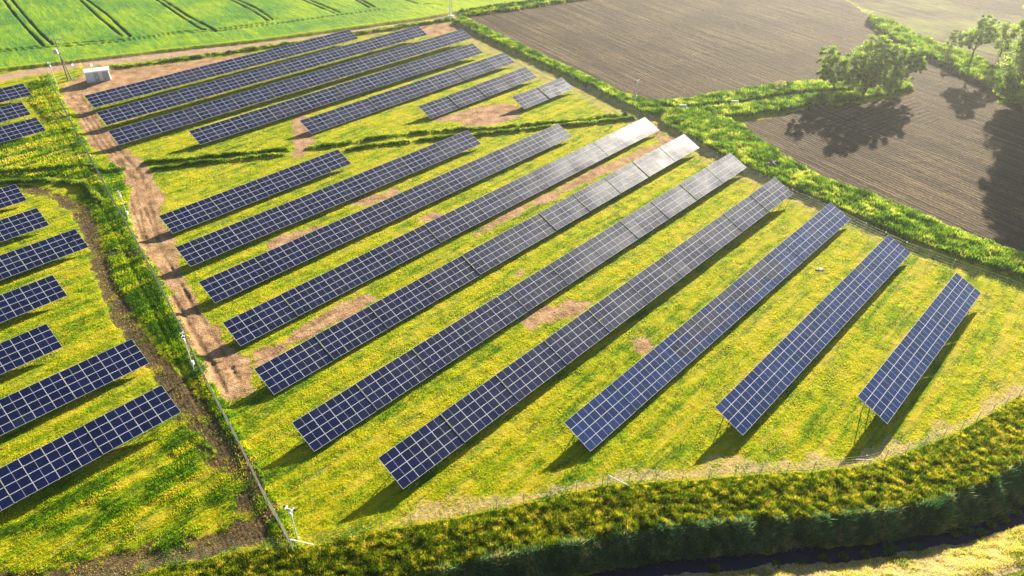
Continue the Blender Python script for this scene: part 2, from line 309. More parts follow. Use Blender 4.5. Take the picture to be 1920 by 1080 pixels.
# ground -----------------------------------------------------------
def ground_material():
    m = bpy.data.materials.new('farm ground'); t = nodes(m); N = t.nodes.new; L = t.links.new
    o = N('ShaderNodeOutputMaterial'); b = N('ShaderNodeBsdfPrincipled'); L(b.outputs[0], o.inputs[0]); b.inputs['Roughness'].default_value = .95
    b.inputs['Specular IOR Level'].default_value = .1
    g = N('ShaderNodeNewGeometry').outputs['Position']
    def mapping(rot, sc):
        q = N('ShaderNodeMapping'); q.vector_type = 'TEXTURE'; q.inputs['Rotation'].default_value = (0, 0, -rot); q.inputs['Scale'].default_value = tuple(1/c for c in sc); L(g, q.inputs['Vector']); return q.outputs[0]
    def noise(vec, scale, det=4, rough=.55):
        q = N('ShaderNodeTexNoise'); q.inputs['Scale'].default_value = scale; q.inputs['Detail'].default_value = det; q.inputs['Roughness'].default_value = rough
        L(vec, q.inputs['Vector']); return q.outputs[0]
    def ramp(fac, stops):
        q = N('ShaderNodeValToRGB'); e = q.color_ramp.elements
        while len(e) < len(stops): e.new(.5)
        for k, (p, c) in enumerate(stops): e[k].position = p; e[k].color = (*c, 1)
        L(fac, q.inputs[0]); return q.outputs[0]
    def mix(f, a, c):
        q = N('ShaderNodeMix'); q.data_type = 'RGBA'
        if isinstance(f, float): q.inputs[0].default_value = f
        else: L(f, q.inputs[0])
        for s, v in ((6, a), (7, c)):
            if isinstance(v, tuple): q.inputs[s].default_value = (*v, 1)
            else: L(v, q.inputs[s])
        return q.outputs[2]
    def ma(op, a, c, clamp=False):
        q = N('ShaderNodeMath'); q.operation = op; q.use_clamp = clamp
        for s, v in ((0, a), (1, c)):
            if isinstance(v, (int, float)): q.inputs[s].default_value = v
            else: L(v, q.inputs[s])
        return q.outputs[0]
    def attr(n):
        q = N('ShaderNodeAttribute'); q.attribute_name = n; s = N('ShaderNodeSeparateColor'); L(q.outputs['Color'], s.inputs[0]); return s.outputs[0], s.outputs[1], s.outputs[2]
    dirt, soil, straw = attr('zone_a'); crop, plough, wild = attr('zone_b'); lush, tram, f3 = attr('zone_c'); wedge, pale, road = attr('zone_d'); lime, beltz, rutz = attr('zone_e')
    def hard(mk, nz, k=.5):                 # fray a mask's edge with fine noise
        s = ma('ADD', mk, ma('MULTIPLY', ma('SUBTRACT', nz, .5), k)); q = N('ShaderNodeMapRange'); q.interpolation_type = 'SMOOTHSTEP'
        L(s, q.inputs[0]); q.inputs[1].default_value = .32; q.inputs[2].default_value = .68; return q.outputs[0]
    n_big = noise(g, .06, 4); n_mid = noise(g, .45, 5); n_fine = noise(g, 3.2, 5, .65); n_vf = noise(g, 9, 4, .7)
    rowm = mapping(-ROW_AZ, (.22, 1.0, 1)); n_row = noise(rowm, .85, 5, .6); n_row2 = noise(rowm, 2.6, 4, .6)
    # mown grass
    gsel = ma('ADD', ma('MULTIPLY', n_row, .55), ma('ADD', ma('MULTIPLY', n_mid, .25), ma('MULTIPLY', n_fine, .25)))
    gsel = ma('SUBTRACT', gsel, ma('MULTIPLY', lush, .16))
    grass = ramp(gsel, [(.41, (.06, .12, .006)), (.48, (.17, .26, .005)), (.54, (.38, .37, .006)), (.66, (.50, .40, .02))])
    sel2 = ma('ADD', ma('MULTIPLY', n_row2, .6), ma('MULTIPLY', n_vf, .4))
    q = N('ShaderNodeMapRange'); L(sel2, q.inputs[0]); q.inputs[1].default_value = .56; q.inputs[2].default_value = .66
    patch = N('ShaderNodeMapRange'); L(n_big, patch.inputs[0]); patch.inputs[1].default_value = .42; patch.inputs[2].default_value = .62
    dry = ma('MULTIPLY', q.outputs[0], ma('ADD', ma('MULTIPLY', patch.outputs[0], .75), .15))
    grass = mix(dry, grass, (.60, .40, .18))
    lushc = ramp(ma('ADD', ma('MULTIPLY', n_mid, .5), ma('MULTIPLY', n_fine, .5)), [(.38, (.04, .10, .008)), (.52, (.13, .24, .008)), (.65, (.28, .34, .012))])
    base = mix(hard(lush, n_mid), grass, lushc)
    wildc = ramp(ma('ADD', ma('MULTIPLY', n_mid, .45), ma('MULTIPLY', n_fine, .55)), [(.38, (.05, .09, .008)), (.52, (.13, .17, .01)), (.66, (.32, .28, .03))])
    base = mix(hard(wild, n_fine), base, wildc)
    strawc = ramp(n_fine, [(.35, (.30, .22, .08)), (.5, (.50, .36, .18)), (.65, (.62, .46, .28))])
    base = mix(ma('MULTIPLY', hard(ma('MULTIPLY', straw, .85), n_fine, 1.3), .8), base, strawc)
    # bare earth
    dcol = ramp(ma('ADD', ma('MULTIPLY', n_mid, .5), ma('MULTIPLY', n_fine, .5)), [(.38, (.19, .10, .048)), (.5, (.40, .235, .118)), (.62, (.58, .37, .21))])
    dcol = mix(ma('MULTIPLY', road, .5), dcol, (.52, .36, .26))
    base = mix(ma('MULTIPLY', pale, .55), base, mix(n_fine, (.30, .24, .08), (.52, .36, .20)))
    dcol = mix(ma('MULTIPLY', rutz, .75), dcol, (.12, .07, .035))
    base = mix(hard(dirt, n_fine, .8), base, dcol)
    scol = ramp(n_fine, [(.38, (.055, .035, .018)), (.52, (.12, .078, .038)), (.66, (.20, .13, .06))])
    base = mix(hard(soil, n_fine, .9), base, scol)
    # crop
    cm = mapping(-CR_DIR, (.14, 1.0, 1)); n_c = noise(cm, .9, 8, .85)
    ccol = ramp(ma('ADD', ma('MULTIPLY', n_c, .6), ma('MULTIPLY', n_big, .4)), [(.40, (.06, .19, .03)), (.49, (.13, .29, .022)), (.57, (.27, .40, .012))])
    ccol = mix(ma('MULTIPLY', lime, ma('ADD', n_c, .25, True)), ccol, (.40, .48, .012))
    base = mix(crop, base, ccol)
    base = mix(tram, base, (.03, .07, .02))
    # plough: bare soil with rows of seedlings
    def rows(rot, period):
        mp = mapping(rot, (1, 1, 1)); sp = N('ShaderNodeSeparateXYZ'); L(mp, sp.inputs[0])
        wv = ma('ADD', ma('MULTIPLY', sp.outputs[1], 2*math.pi/period), ma('MULTIPLY', n_mid, 1.2))
        return ma('ADD', ma('MULTIPLY', ma('SINE', wv, 0), .5), .5)
    pr = rows(-PL_DIR, .78); pr2 = rows(-WD_DIR, 1.3)
    prow = N('ShaderNodeMix'); L(wedge, prow.inputs[0]); L(pr, prow.inputs[2]); L(pr2, prow.inputs[3]); prow = prow.outputs[0]
    pm = mapping(-PL_DIR, (.025, 1.2, 1)); n_p = noise(pm, 1.0, 5, .7)
    pcol = ramp(ma('ADD', ma('MULTIPLY', n_p, .65), ma('MULTIPLY', n_fine, .35)), [(.42, (.028, .018, .012)), (.5, (.082, .050, .031)), (.58, (.19, .125, .078))])
    pcol = mix(ma('MULTIPLY', ma('SUBTRACT', 1, prow), ma('MULTIPLY', n_p, .9)), pcol, (.05, .035, .03))
    n_sp = noise(g, 1.7, 5, .8)
    sq = N('ShaderNodeMapRange'); L(ma('ADD', ma('MULTIPLY', n_sp, .8), ma('MULTIPLY', prow, .14)), sq.inputs[0]); sq.inputs[1].default_value = .50; sq.inputs[2].default_value = .58
    wq = N('ShaderNodeMapRange'); L(ma('ADD', ma('MULTIPLY', n_p, .6), ma('MULTIPLY', n_mid, .4)), wq.inputs[0]); wq.inputs[1].default_value = .42; wq.inputs[2].default_value = .62
    pcol = mix(ma('MULTIPLY', sq.outputs[0], ma('ADD', ma('MULTIPLY', wq.outputs[0], .75), .1)), pcol, (.34, .28, .05))
    dampq = N('ShaderNodeMapRange'); L(n_big, dampq.inputs[0]); dampq.inputs[1].default_value = .40; dampq.inputs[2].default_value = .60
    pcol = mix(ma('MULTIPLY', dampq.outputs[0], .5), pcol, (.04, .026, .017))
    base = mix(hard(plough, n_fine), base, pcol)
    f3c = ramp(ma('ADD', ma('MULTIPLY', n_p, .45), ma('ADD', ma('MULTIPLY', n_big, .4), ma('MULTIPLY', n_fine, .15))), [(.42, (.055, .036, .024)), (.49, (.11, .085, .035)), (.55, (.17, .18, .035)), (.62, (.24, .23, .06))])
    base = mix(ma('MULTIPLY', f3, ma('SUBTRACT', 1, plough)), base, f3c)
    L(base, b.inputs['Base Color'])
    # relief
    hgt = ma('ADD', ma('MULTIPLY', n_fine, .55), ma('MULTIPLY', n_vf, .35))
    hgt = ma('ADD', hgt, ma('MULTIPLY', n_mid, .6))
    hgt = ma('ADD', hgt, ma('MULTIPLY', ma('MULTIPLY', prow, plough), .35))
    hgt = ma('ADD', hgt, ma('MULTIPLY', ma('MULTIPLY', n_p, plough), 1.3))
    hgt = ma('ADD', hgt, ma('MULTIPLY', ma('MULTIPLY', n_row2, ma('SUBTRACT', 1, plough)), .45))
    hgt = ma('ADD', hgt, ma('MULTIPLY', ma('MULTIPLY', n_c, crop), 2.2))
    bp = N('ShaderNodeBump'); bp.inputs['Strength'].default_value = .9; bp.inputs['Distance'].default_value = .26
    L(hgt, bp.inputs['Height']); L(bp.outputs[0], b.inputs['Normal'])
    return m
_a = W(147, 0); _b = W(230, 72); CR_DIR = math.atan2(*(_b-_a)[::-1])
_a = W(1100, 25); _b = W(1280, 97); PL_DIR = math.atan2(*(_b-_a)[::-1])
_a = W(1667, 230); _b = W(1770, 192); WD_DIR = math.atan2(*(_b-_a)[::-1])

def leafmat(name, trans=.5, var=.25):
    m = bpy.data.materials.new(name); t = nodes(m); N = t.nodes.new; L = t.links.new
    o = N('ShaderNodeOutputMaterial'); a = N('ShaderNodeAttribute'); a.attribute_name = 'col'
    d = N('ShaderNodeBsdfDiffuse'); tr = N('ShaderNodeBsdfTranslucent'); mx = N('ShaderNodeMixShader'); mx.inputs[0].default_value = trans
    L(a.outputs['Color'], d.inputs[0]); vm = N('ShaderNodeVectorMath'); vm.operation = 'MULTIPLY'; vm.inputs[1].default_value = (1.5, 1.4, 1.0); L(a.outputs['Color'], vm.inputs[0]); L(vm.outputs[0], tr.inputs[0]); L(d.outputs[0], mx.inputs[1]); L(tr.outputs[0], mx.inputs[2]); L(mx.outputs[0], o.inputs[0])
    return m
M_BLADE = leafmat('grass blades', .5); M_LEAF = leafmat('tree leaves', .62)

def tag(o, label=None, cat=None, group=None, kind=None):
    for k, v in (('label', label), ('category', cat), ('group', group), ('kind', kind)):
        if v: o[k] = v
    return o
def np_mesh(name, V, F, mat_, attrs=None, parent=None, smooth=False):
    me = bpy.data.meshes.new(name); k = F.shape[1]
    me.vertices.add(len(V)); me.vertices.foreach_set('co', np.asarray(V, np.float32).ravel())
    me.loops.add(F.size); me.loops.foreach_set('vertex_index', F.astype(np.int32).ravel())
    me.polygons.add(len(F)); me.polygons.foreach_set('loop_start', np.arange(0, F.size, k, dtype=np.int32))
    me.polygons.foreach_set('loop_total', np.full(len(F), k, np.int32))
    me.polygons.foreach_set('use_smooth', np.full(len(F), smooth))
    for n, c in (attrs or {}).items():
        at = me.color_attributes.new(n, 'FLOAT_COLOR', 'POINT')
        at.data.foreach_set('color', np.concatenate([c, np.ones((len(c), 1))], 1).astype(np.float32).ravel())
    me.update(); me.validate(); me.materials.append(mat_)
    o = bpy.data.objects.new(name, me); C.objects.link(o); o.parent = parent
    return o
class MB:                                       # collects plain shapes into one mesh
    def __init__(s): s.v = []; s.f = []
    def add(s, v, f):
        n = len(s.v); s.v += [tuple(p) for p in v]; s.f += [tuple(i+n for i in q) for q in f]
    def box(s, c, d, ax=None):
        ax = ax or (Vector((1, 0, 0)), Vector((0, 1, 0)), Vector((0, 0, 1))); c = Vector(c)
        v = [c+ax[0]*(i*d[0]/2)+ax[1]*(j*d[1]/2)+ax[2]*(k*d[2]/2) for i in (-1, 1) for j in (-1, 1) for k in (-1, 1)]
        s.add(v, [(0, 1, 3, 2), (4, 6, 7, 5), (0, 4, 5, 1), (2, 3, 7, 6), (0, 2, 6, 4), (1, 5, 7, 3)])
    def bar(s, a, b, w_, h_=None):
        a, b = Vector(a), Vector(b); d = (b-a); l = d.length; d.normalize()
        u = d.cross(Vector((0, 0, 1))); u = Vector((1, 0, 0)) if u.length < 1e-3 else u.normalized(); v = u.cross(d)
        s.box((a+b)/2, (l, w_, h_ or w_), (d, u, v))
    def tube(s, a, b, r0, r1=None, n=10):
        a, b = Vector(a), Vector(b); r1 = r0 if r1 is None else r1; d = (b-a).normalized()
        u = d.cross(Vector((0, 0, 1))); u = Vector((1, 0, 0)) if u.length < 1e-3 else u.normalized(); v = d.cross(u)
        vs = [a+(u*math.cos(2*math.pi*i/n)+v*math.sin(2*math.pi*i/n))*r0 for i in range(n)]+[b+(u*math.cos(2*math.pi*i/n)+v*math.sin(2*math.pi*i/n))*r1 for i in range(n)]
        s.add(vs, [(i, (i+1) % n, n+(i+1) % n, n+i) for i in range(n)]+[tuple(range(n))[::-1], tuple(range(n, 2*n))])
    def dome(s, c, r, n=10, m=5, sc=(1, 1, 1)):
        vs = []; c = Vector(c)
        for j in range(m+1):
            t = math.pi*j/m
            for i in range(n): vs.append(c+Vector((r*sc[0]*math.sin(t)*math.cos(2*math.pi*i/n), r*sc[1]*math.sin(t)*math.sin(2*math.pi*i/n), r*sc[2]*math.cos(t))))
        s.add(vs, [(j*n+i, j*n+(i+1) % n, (j+1)*n+(i+1) % n, (j+1)*n+i) for j in range(m) for i in range(n)])
    def mesh(s, name, m):
        me = bpy.data.meshes.new(name); me.from_pydata(s.v, [], s.f); me.materials.append(m); me.update(); return me
    def build(s, name, m, parent=None):
        o = bpy.data.objects.new(name, s.mesh(name, m)); C.objects.link(o); o.parent = parent; return o
def empty(name, loc, rz=0):
    o = bpy.data.objects.new(name, None); C.objects.link(o); o.location = loc; o.rotation_euler = (0, 0, rz); o.empty_display_size = .5; return o
def copy_tree(o, parent=None):
    c = o.copy(); C.objects.link(c); c.parent = parent
    for ch in list(o.children): copy_tree(ch, c)
    return c

# ---------------------------------------------------------------- the ground sheet
nu = 1150
ud = np.linspace(-1, 1, nu); ug = np.cumprod(np.full(20, 1.22)); us = np.r_[-ug[::-1], ud, ug]
ys = [31.0]
while ys[-1] < 275: ys.append(ys[-1]*1.0033)
yo = [ys[-1]]
while yo[-1] < 6500: yo.append(yo[-1]*1.09)
yb_ = [31-1.5]
while yb_[-1] > -1500: yb_.append(yb_[-1]-max(1.5, (33-yb_[-1])*.25))
ya = np.r_[np.array(yb_)[::-1], ys, yo[1:]]
UU, YY = np.meshgrid(us, ya); XX = UU*(np.maximum(YY, 30)*.62+30)
P = np.stack([XX.ravel(), YY.ravel()], 1)
Z = zones(P); H = zheight(P, Z)
far = (np.abs(UU.ravel()) > 1.2) | (P[:, 1] > 300) | (P[:, 1] < 26)
H = np.where(far & (P[:, 1] < 26), -.3, H)
nr, ncol = UU.shape
ii = np.arange((nr-1)*(ncol-1)); r_, c_ = ii//(ncol-1), ii % (ncol-1); q0 = r_*ncol+c_
F = np.stack([q0, q0+1, q0+ncol+1, q0+ncol], 1)
V = np.concatenate([P, H[:, None]], 1)
wildm = np.clip(np.maximum.reduce([Z['wild'], Z['belt'], Z['strip']]), 0, 1)
bankm = (P[:, 1] < fy(WAT2, P[:, 0])+.3) & (P[:, 1] > fy(BANK2, P[:, 0])-1.0)
straw_m = np.maximum(Z['straw'], np.where(bankm, .8, 0))
A = np.stack([Z['dirt'], Z['soil'], straw_m], 1)
B_ = np.stack([Z['crop'], Z['plough'], wildm*(1-Z['plough'])], 1)
C_ = np.stack([np.maximum.reduce([Z['lush'], Z['tall']*.6, Z['fedge']*.8]), Z['tram'], Z['field3']], 1)
lime = Z['crop']*sstep(-70, 10, P[:, 0]+(fbm(P[:, 0]*.05, P[:, 1]*.05, 99)-.5)*80)
verge = Z['crop']*(1-sstep(.6, 2.4, -sd_poly(P, CROP)*-1))
D_ = np.stack([Z['wedge'], np.clip(Z['epale']+Z['etrk'], 0, 1), Z['road']], 1)
rut = np.zeros(len(P))
for L in RUTS: rut = np.maximum(rut, line_mask(P, L, .16, .22, .3, .6)*sstep(.3, .55, fbm(P[:, 0]*.25, P[:, 1]*.25, 66)))
E_ = np.stack([np.clip(lime*.75+verge, 0, 1), Z['belt'], rut*Z['dirt']], 1)
g_ = np_mesh('ground', V, F, ground_material(), {'zone_a': A, 'zone_b': B_, 'zone_c': C_, 'zone_d': D_, 'zone_e': E_}, smooth=True)
g_['kind'] = 'structure'
# water in the ditch
xs = np.linspace(-60, 130, 120); top = fy(WAT1, xs)+.5; bot = fy(WAT2, xs)-.5
wv = np.concatenate([np.stack([xs, top, np.full(120, ZW)], 1), np.stack([xs, bot, np.full(120, ZW)], 1)])
wf = np.array([[i, 120+i, 121+i, i+1] for i in range(119)])
mw = bpy.data.materials.new('ditch water'); t = nodes(mw); o = t.nodes.new('ShaderNodeOutputMaterial'); b = t.nodes.new('ShaderNodeBsdfPrincipled')
b.inputs['Base Color'].default_value = (.004, .010, .03, 1); b.inputs['Roughness'].default_value = .03; b.inputs['IOR'].default_value = 1.2
nz = t.nodes.new('ShaderNodeTexNoise'); nz.inputs['Scale'].default_value = 2.5; bp = t.nodes.new('ShaderNodeBump'); bp.inputs['Strength'].default_value = .15; bp.inputs['Distance'].default_value = .05
t.links.new(nz.outputs[0], bp.inputs['Height']); t.links.new(bp.outputs[0], b.inputs['Normal']); t.links.new(b.outputs[0], o.inputs[0])
np_mesh('water', wv, wf, mw)['kind'] = 'structure'

# ---------------------------------------------------------------- grass and weeds
def blades(name, P, h, w_, col, label, cat, group=None, lean=.35, zoff=0.0):
    n = len(P); z = zheight(P)-.03+zoff
    th = rng.uniform(0, 2*np.pi, n); dx, dy = np.cos(th)*w_/2, np.sin(th)*w_/2
    la = rng.uniform(0, 2*np.pi, n); ll = rng.uniform(0, lean, n)*h
    V = np.empty((n, 3, 3))
    V[:, 0] = np.stack([P[:, 0]-dx, P[:, 1]-dy, z], 1); V[:, 1] = np.stack([P[:, 0]+dx, P[:, 1]+dy, z], 1)
    V[:, 2] = np.stack([P[:, 0]+np.cos(la)*ll, P[:, 1]+np.sin(la)*ll, z+h], 1)
    F = np.arange(3*n).reshape(n, 3)
    o = np_mesh(name, V.reshape(-1, 3), F, M_BLADE, {'col': np.repeat(col, 3, 0)})
    return tag(o, label, cat, group, 'stuff')
def palette(n, cols, wts, var=.25, x=None, y=None, s=.4, seed=70):
    k = rng.choice(len(cols), n, p=np.array(wts)/sum(wts)) if x is None else None
    if k is None:
        v = np.clip(fbm(x*s, y*s, seed)*1.7-.35+rng.normal(0, .16, n), 0, .999); cs = np.cumsum(wts)/sum(wts); k = np.searchsorted(cs, v)
        k = np.clip(k, 0, len(cols)-1)
    c = np.array(cols)[k]; return np.clip(c*(1+rng.uniform(-var, var, (n, 1))), 0, .8)
def scatter_poly(L, dens):
    lo, hi = L.min(0), L.max(0); n = int((hi-lo)[0]*(hi-lo)[1]*dens)
    n = min(n, 900000); Q = lo+rng.random((n, 2))*(hi-lo); return Q[sd_poly(Q, L)+(fbm(Q[:, 0]*.5, Q[:, 1]*.5, 77)-.5)*1.6 > 0]
def in_view(Q, m=1.06):
    v = np.stack([Q[:, 0], Q[:, 1], np.full(len(Q), -CAM_H)], 1); zc = v@cF
    return (np.abs(v@cR2/zc*F_PX) < 960*m) & (np.abs(v@cU2/zc*F_PX) < 540*m+20)

def scatter_fan(n, y0, y1):                     # even cover, thinner with distance
    y = np.exp(rng.uniform(math.log(y0), math.log(y1), n)); x = rng.uniform(-1, 1, n)*(.60*y+30); return np.stack([x, y], 1)
Q = scatter_fan(1300000, 33, 165); Q = Q[in_view(Q)]
ZQ = zones(Q); keep = 1-np.maximum.reduce([ZQ['dirt']*.97, ZQ['soil']*.85, ZQ['crop'], ZQ['plough'], ZQ['belt'], ZQ['wild'], ZQ['etrk'], ZQ['epale']*.6])
Q = Q[rng.random(len(Q)) < keep]; Q = Q[Q[:, 1] < 160]
ZQ = zones(Q); x, y = Q[:, 0], Q[:, 1]
u = x*ra[0]+y*ra[1]; v = x*rb[0]+y*rb[1]
sel = .5+(fbm(u*.08, v*.9, 41)-.5)*.75+(fbm(u*.25, v*2.4, 44, 2)-.5)*.30+(fbm(x*.6, y*.6, 43)-.5)*.40+rng.normal(0, .035, len(Q))-.16*ZQ['lush']-.04*ZQ['tall']-.06*ZQ['fedge']+.00052*(x+20)+.02
swath = fbm(u*.12, v*1.7, 47, 3)+rng.normal(0, .03, len(Q))
cols = np.array([(.05, .14, .004), (.17, .31, .003), (.36, .44, .003), (.52, .49, .004), (.66, .48, .15)])
k = np.clip(np.searchsorted([.33, .44, .56, .70], sel), 0, 4); k = np.where((swath > .66) & (ZQ['lush'] < .5) & (fbm(x*.07, y*.07, 48) > .42), 4, k); k = np.where(ZQ['lush'] > .3, np.minimum(k, 2), k)
k = np.where((ZQ['straw'] > .3) & (rng.random(len(Q)) < .45), 4, k)
sc_ = np.clip(sel+rng.normal(0, .012, len(Q)), 0, 1)
cs_ = np.stack([np.interp(sc_, [.28, .38, .50, .63, .80], cols[:, i]) for i in range(3)], 1)
col = np.where((k == 4)[:, None], cols[4]*.8+cs_*.2, cs_)*(1+rng.uniform(-.10, .10, (len(Q), 1)))
tallm = np.maximum.reduce([ZQ['tall']*.8, ZQ['lush']*.5, ZQ['fedge']*.6])
h = (.05+.12*rng.random(len(Q)))*(1-.4*(k == 4))*(1+tallm*2.6); wd = (.04+.0010*y)*(1+.3*rng.random(len(Q)))
blades('mown_grass', Q, h, wd, col, 'short yellow green grass between the panel rows', 'grass')

BELTC = [(.03, .09, .010), (.08, .18, .010), (.16, .29, .012), (.32, .42, .03), (.50, .50, .12)]
def belt(name, L, dens, h0, h1, label, cat='long grass', cols=BELTC, wts=(2, 3, 3, 2, .7), w0=.16, poly=True, half=1.0, clump=1.0, group=None):
    if poly: Q = scatter_poly(L, dens)
    else:
        s = resample(L, .25); n = int(np.linalg.norm(np.diff(L, axis=0), axis=1).sum()*half*2*dens)
        i = rng.integers(0, len(s), n); Q = s[i]+rng.normal(0, half*.5, (n, 2)); Q = Q[fbm(Q[:, 0]*.45, Q[:, 1]*.45, 57)+rng.normal(0, .05, n) > .40]
    Q = Q[in_view(Q, 1.1)]
    c = fbm(Q[:, 0]*.7, Q[:, 1]*.7, 61); h = .7*(h0+(h1-h0)*np.clip(c*1.8-.4, 0, 1)**clump)*rng.uniform(.6, 1.1, len(Q))
    col = palette(len(Q), cols, wts, .25, Q[:, 0], Q[:, 1], .6, 71)
    return blades(name, Q, h, w0*rng.uniform(.6, 1.4, len(Q)), col, label, cat, group, .45)
belt('weedy_bank', EB_S, 55, .4, 1.3, 'broad bank of tall green weeds between the panel park and the ploughed field', w0=.16)
belt('grass_bank', EB_N, 45, .4, 1.0, 'narrow bank of tall grass running down beside the upper ploughed field', w0=.2)
belt('ditch_weeds', DIT_U, 40, .5, 1.2, 'tall weeds on the far side of the drainage ditch leading to the big tree', w0=.2)
belt('ditch_weeds', DIT_L, 40, .5, 1.2, 'tall weeds on the near side of the drainage ditch leading to the big tree', w0=.2)
belt('shrub_hedge', HEDGE, 45, .7, 2.0, 'low dense hedge running beneath the slender tree at the upper right', 'hedge', w0=.26)
belt('grass_berm', BERM_N, 130, .35, .8, 'dark grassy berm along the dirt road behind the farthest panel row', w0=.22, poly=False, half=1.1)
belt('field_hedge', HED_A, 60, .6, 1.2, 'dark hedge line on the edge of the bright green field, top centre', 'hedge', w0=.3, poly=False, half=1.3)
belt('field_hedge', HED_B, 60, .6, 1.2, 'lower of two hedge lines, bordering the ploughed field, top centre', 'hedge', w0=.3, poly=False, half=1.2)
for nm, L, lab in (('a', ST_A1, 'upper ridge of the short weedy ditch left of the dirt crossing'), ('b', ST_A2, 'lower ridge of the short weedy ditch left of the dirt crossing'),
                   ('c', ST_B1, 'upper weedy ridge of the long ditch between the two panel blocks'), ('d', ST_B2, 'lower weedy ridge of the long ditch between the two panel blocks'),
                   ('e', ST_C1, 'weedy ridge above the dark furrow beyond the mesh fence'), ('f', ST_C2, 'curving tall grass ridge above the topmost dark soil track'),
                   ('g', ST_C3, 'short weedy ridge beside the mesh fence next to the dirt track')):
    belt('weedy_ridge', L, 150, .35, .85, lab, w0=.16, poly=False, half=.6, group='weedy ridges along the small ditches')
# the long grass between the south fence and the water
def south_scatter(n, lo, hi, x0=-40, x1=95):
    x = rng.uniform(x0, x1, n); f = rng.random(n); a, b = lo(x), hi(x); return np.stack([x, a+(b-a)*f], 1)
yf_ = lambda x: np.where(x < CORNER[0], fy(SOUTHW, x), fy(SOUTH[:-2], x))
Q = south_scatter(330000, lambda x: fy(CREST, x)-.2, lambda x: yf_(x)-.1); Q = Q[in_view(Q, 1.1) & (Q[:, 0] < 92)]
cl = fbm(Q[:, 0]*1.5, Q[:, 1]*1.9, 81, 3); tt = (yf_(Q[:, 0])-Q[:, 1])
h = (.14+.34*np.clip(cl*2-.6, 0, 1))*rng.uniform(.5, 1.1, len(Q))*sstep(-.5, 1.5, tt)+.12
col = palette(len(Q), [(.05, .10, .006), (.12, .20, .006), (.26, .32, .008), (.50, .46, .02), (.62, .50, .10)], (1.8, 2.6, 2.6, 1.8, .5), .3, Q[:, 0], Q[:, 1], 2.2, 83)
blades('long_grass', Q, h, .075*rng.uniform(.6, 1.5, len(Q)), col, 'tall yellow green grass slope between the curved wire fence and the shaded ditch bank', 'long grass', lean=.6)
Q = south_scatter(110000, lambda x: fy(WAT1, x), lambda x: fy(CREST, x)); Q = Q[in_view(Q, 1.1) & (Q[:, 0] < 92)]
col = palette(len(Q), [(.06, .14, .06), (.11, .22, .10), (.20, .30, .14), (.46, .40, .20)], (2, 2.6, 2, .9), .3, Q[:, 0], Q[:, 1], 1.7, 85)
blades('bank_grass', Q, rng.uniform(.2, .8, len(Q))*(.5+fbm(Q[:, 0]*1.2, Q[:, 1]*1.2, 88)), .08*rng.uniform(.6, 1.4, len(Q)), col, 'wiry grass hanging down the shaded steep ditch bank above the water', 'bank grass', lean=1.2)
Q = south_scatter(120000, lambda x: fy(BANK2, x)-.6, lambda x: fy(WAT2, x)-.35); Q = Q[in_view(Q, 1.1) & (Q[:, 0] < 92)]
col = palette(len(Q), [(.08, .16, .015), (.32, .36, .04), (.56, .52, .14), (.64, .55, .24)], (1, 1.8, 3, 2.6), .2, Q[:, 0], Q[:, 1], .5, 87)
cl = fbm(Q[:, 0]*.7, Q[:, 1]*.7, 82)
blades('straw_grass', Q, (.12+.34*np.clip(cl*2-.6, 0, 1))*rng.uniform(.5, 1, len(Q)), .07*rng.uniform(.6, 1.4, len(Q)), col, 'pale straw coloured grass on the sunlit far bank of the water ditch', 'dry grass', lean=1.0)
# water plants at the lower edge of the ditch water
WP = [(1500, 1062), (1545, 1053), (1580, 1046), (1620, 1040), (1665, 1026), (1668, 1040), (1715, 1030), (1790, 1002), (1812, 996), (1838, 1001), (1857, 985), (1880, 975), (1905, 962), (1455, 1062), (1340, 1068)]
for k, (px, py) in enumerate(WP):
    c = W(px, py, ZW); n = 260; a = rng.uniform(0, 6.28, n); r = np.sqrt(rng.random(n))*rng.uniform(.3, .6)
    V0 = np.stack([c[0]+np.cos(a)*r, c[1]+np.sin(a)*r, np.full(n, ZW-.02)], 1); hh = rng.uniform(.1, .5, n); th = rng.uniform(0, 6.28, n)
    V = np.stack([V0+np.stack([np.cos(th)*.05, np.sin(th)*.05, 0*th], 1), V0-np.stack([np.cos(th)*.05, np.sin(th)*.05, 0*th], 1), V0+np.stack([np.cos(a)*.15, np.sin(a)*.15, hh], 1)], 1)
    o = np_mesh('water_plant', V.reshape(-1, 3), np.arange(3*n).reshape(n, 3), M_BLADE, {'col': np.repeat(palette(n, [(.06, .14, .02), (.16, .26, .03)], (1, 1)), 3, 0)})
    tag(o, 'green marsh plant by the ditch water, %s' % ['first', 'second', 'third', 'fourth', 'fifth', 'sixth', 'seventh', 'eighth', 'ninth', 'tenth', 'eleventh', 'twelfth', 'thirteenth', 'fourteenth', 'fifteenth'][sorted(range(15), key=lambda i: WP[i][0]).index(k)]+' from the left', 'water plant', 'marsh plants along the ditch water')

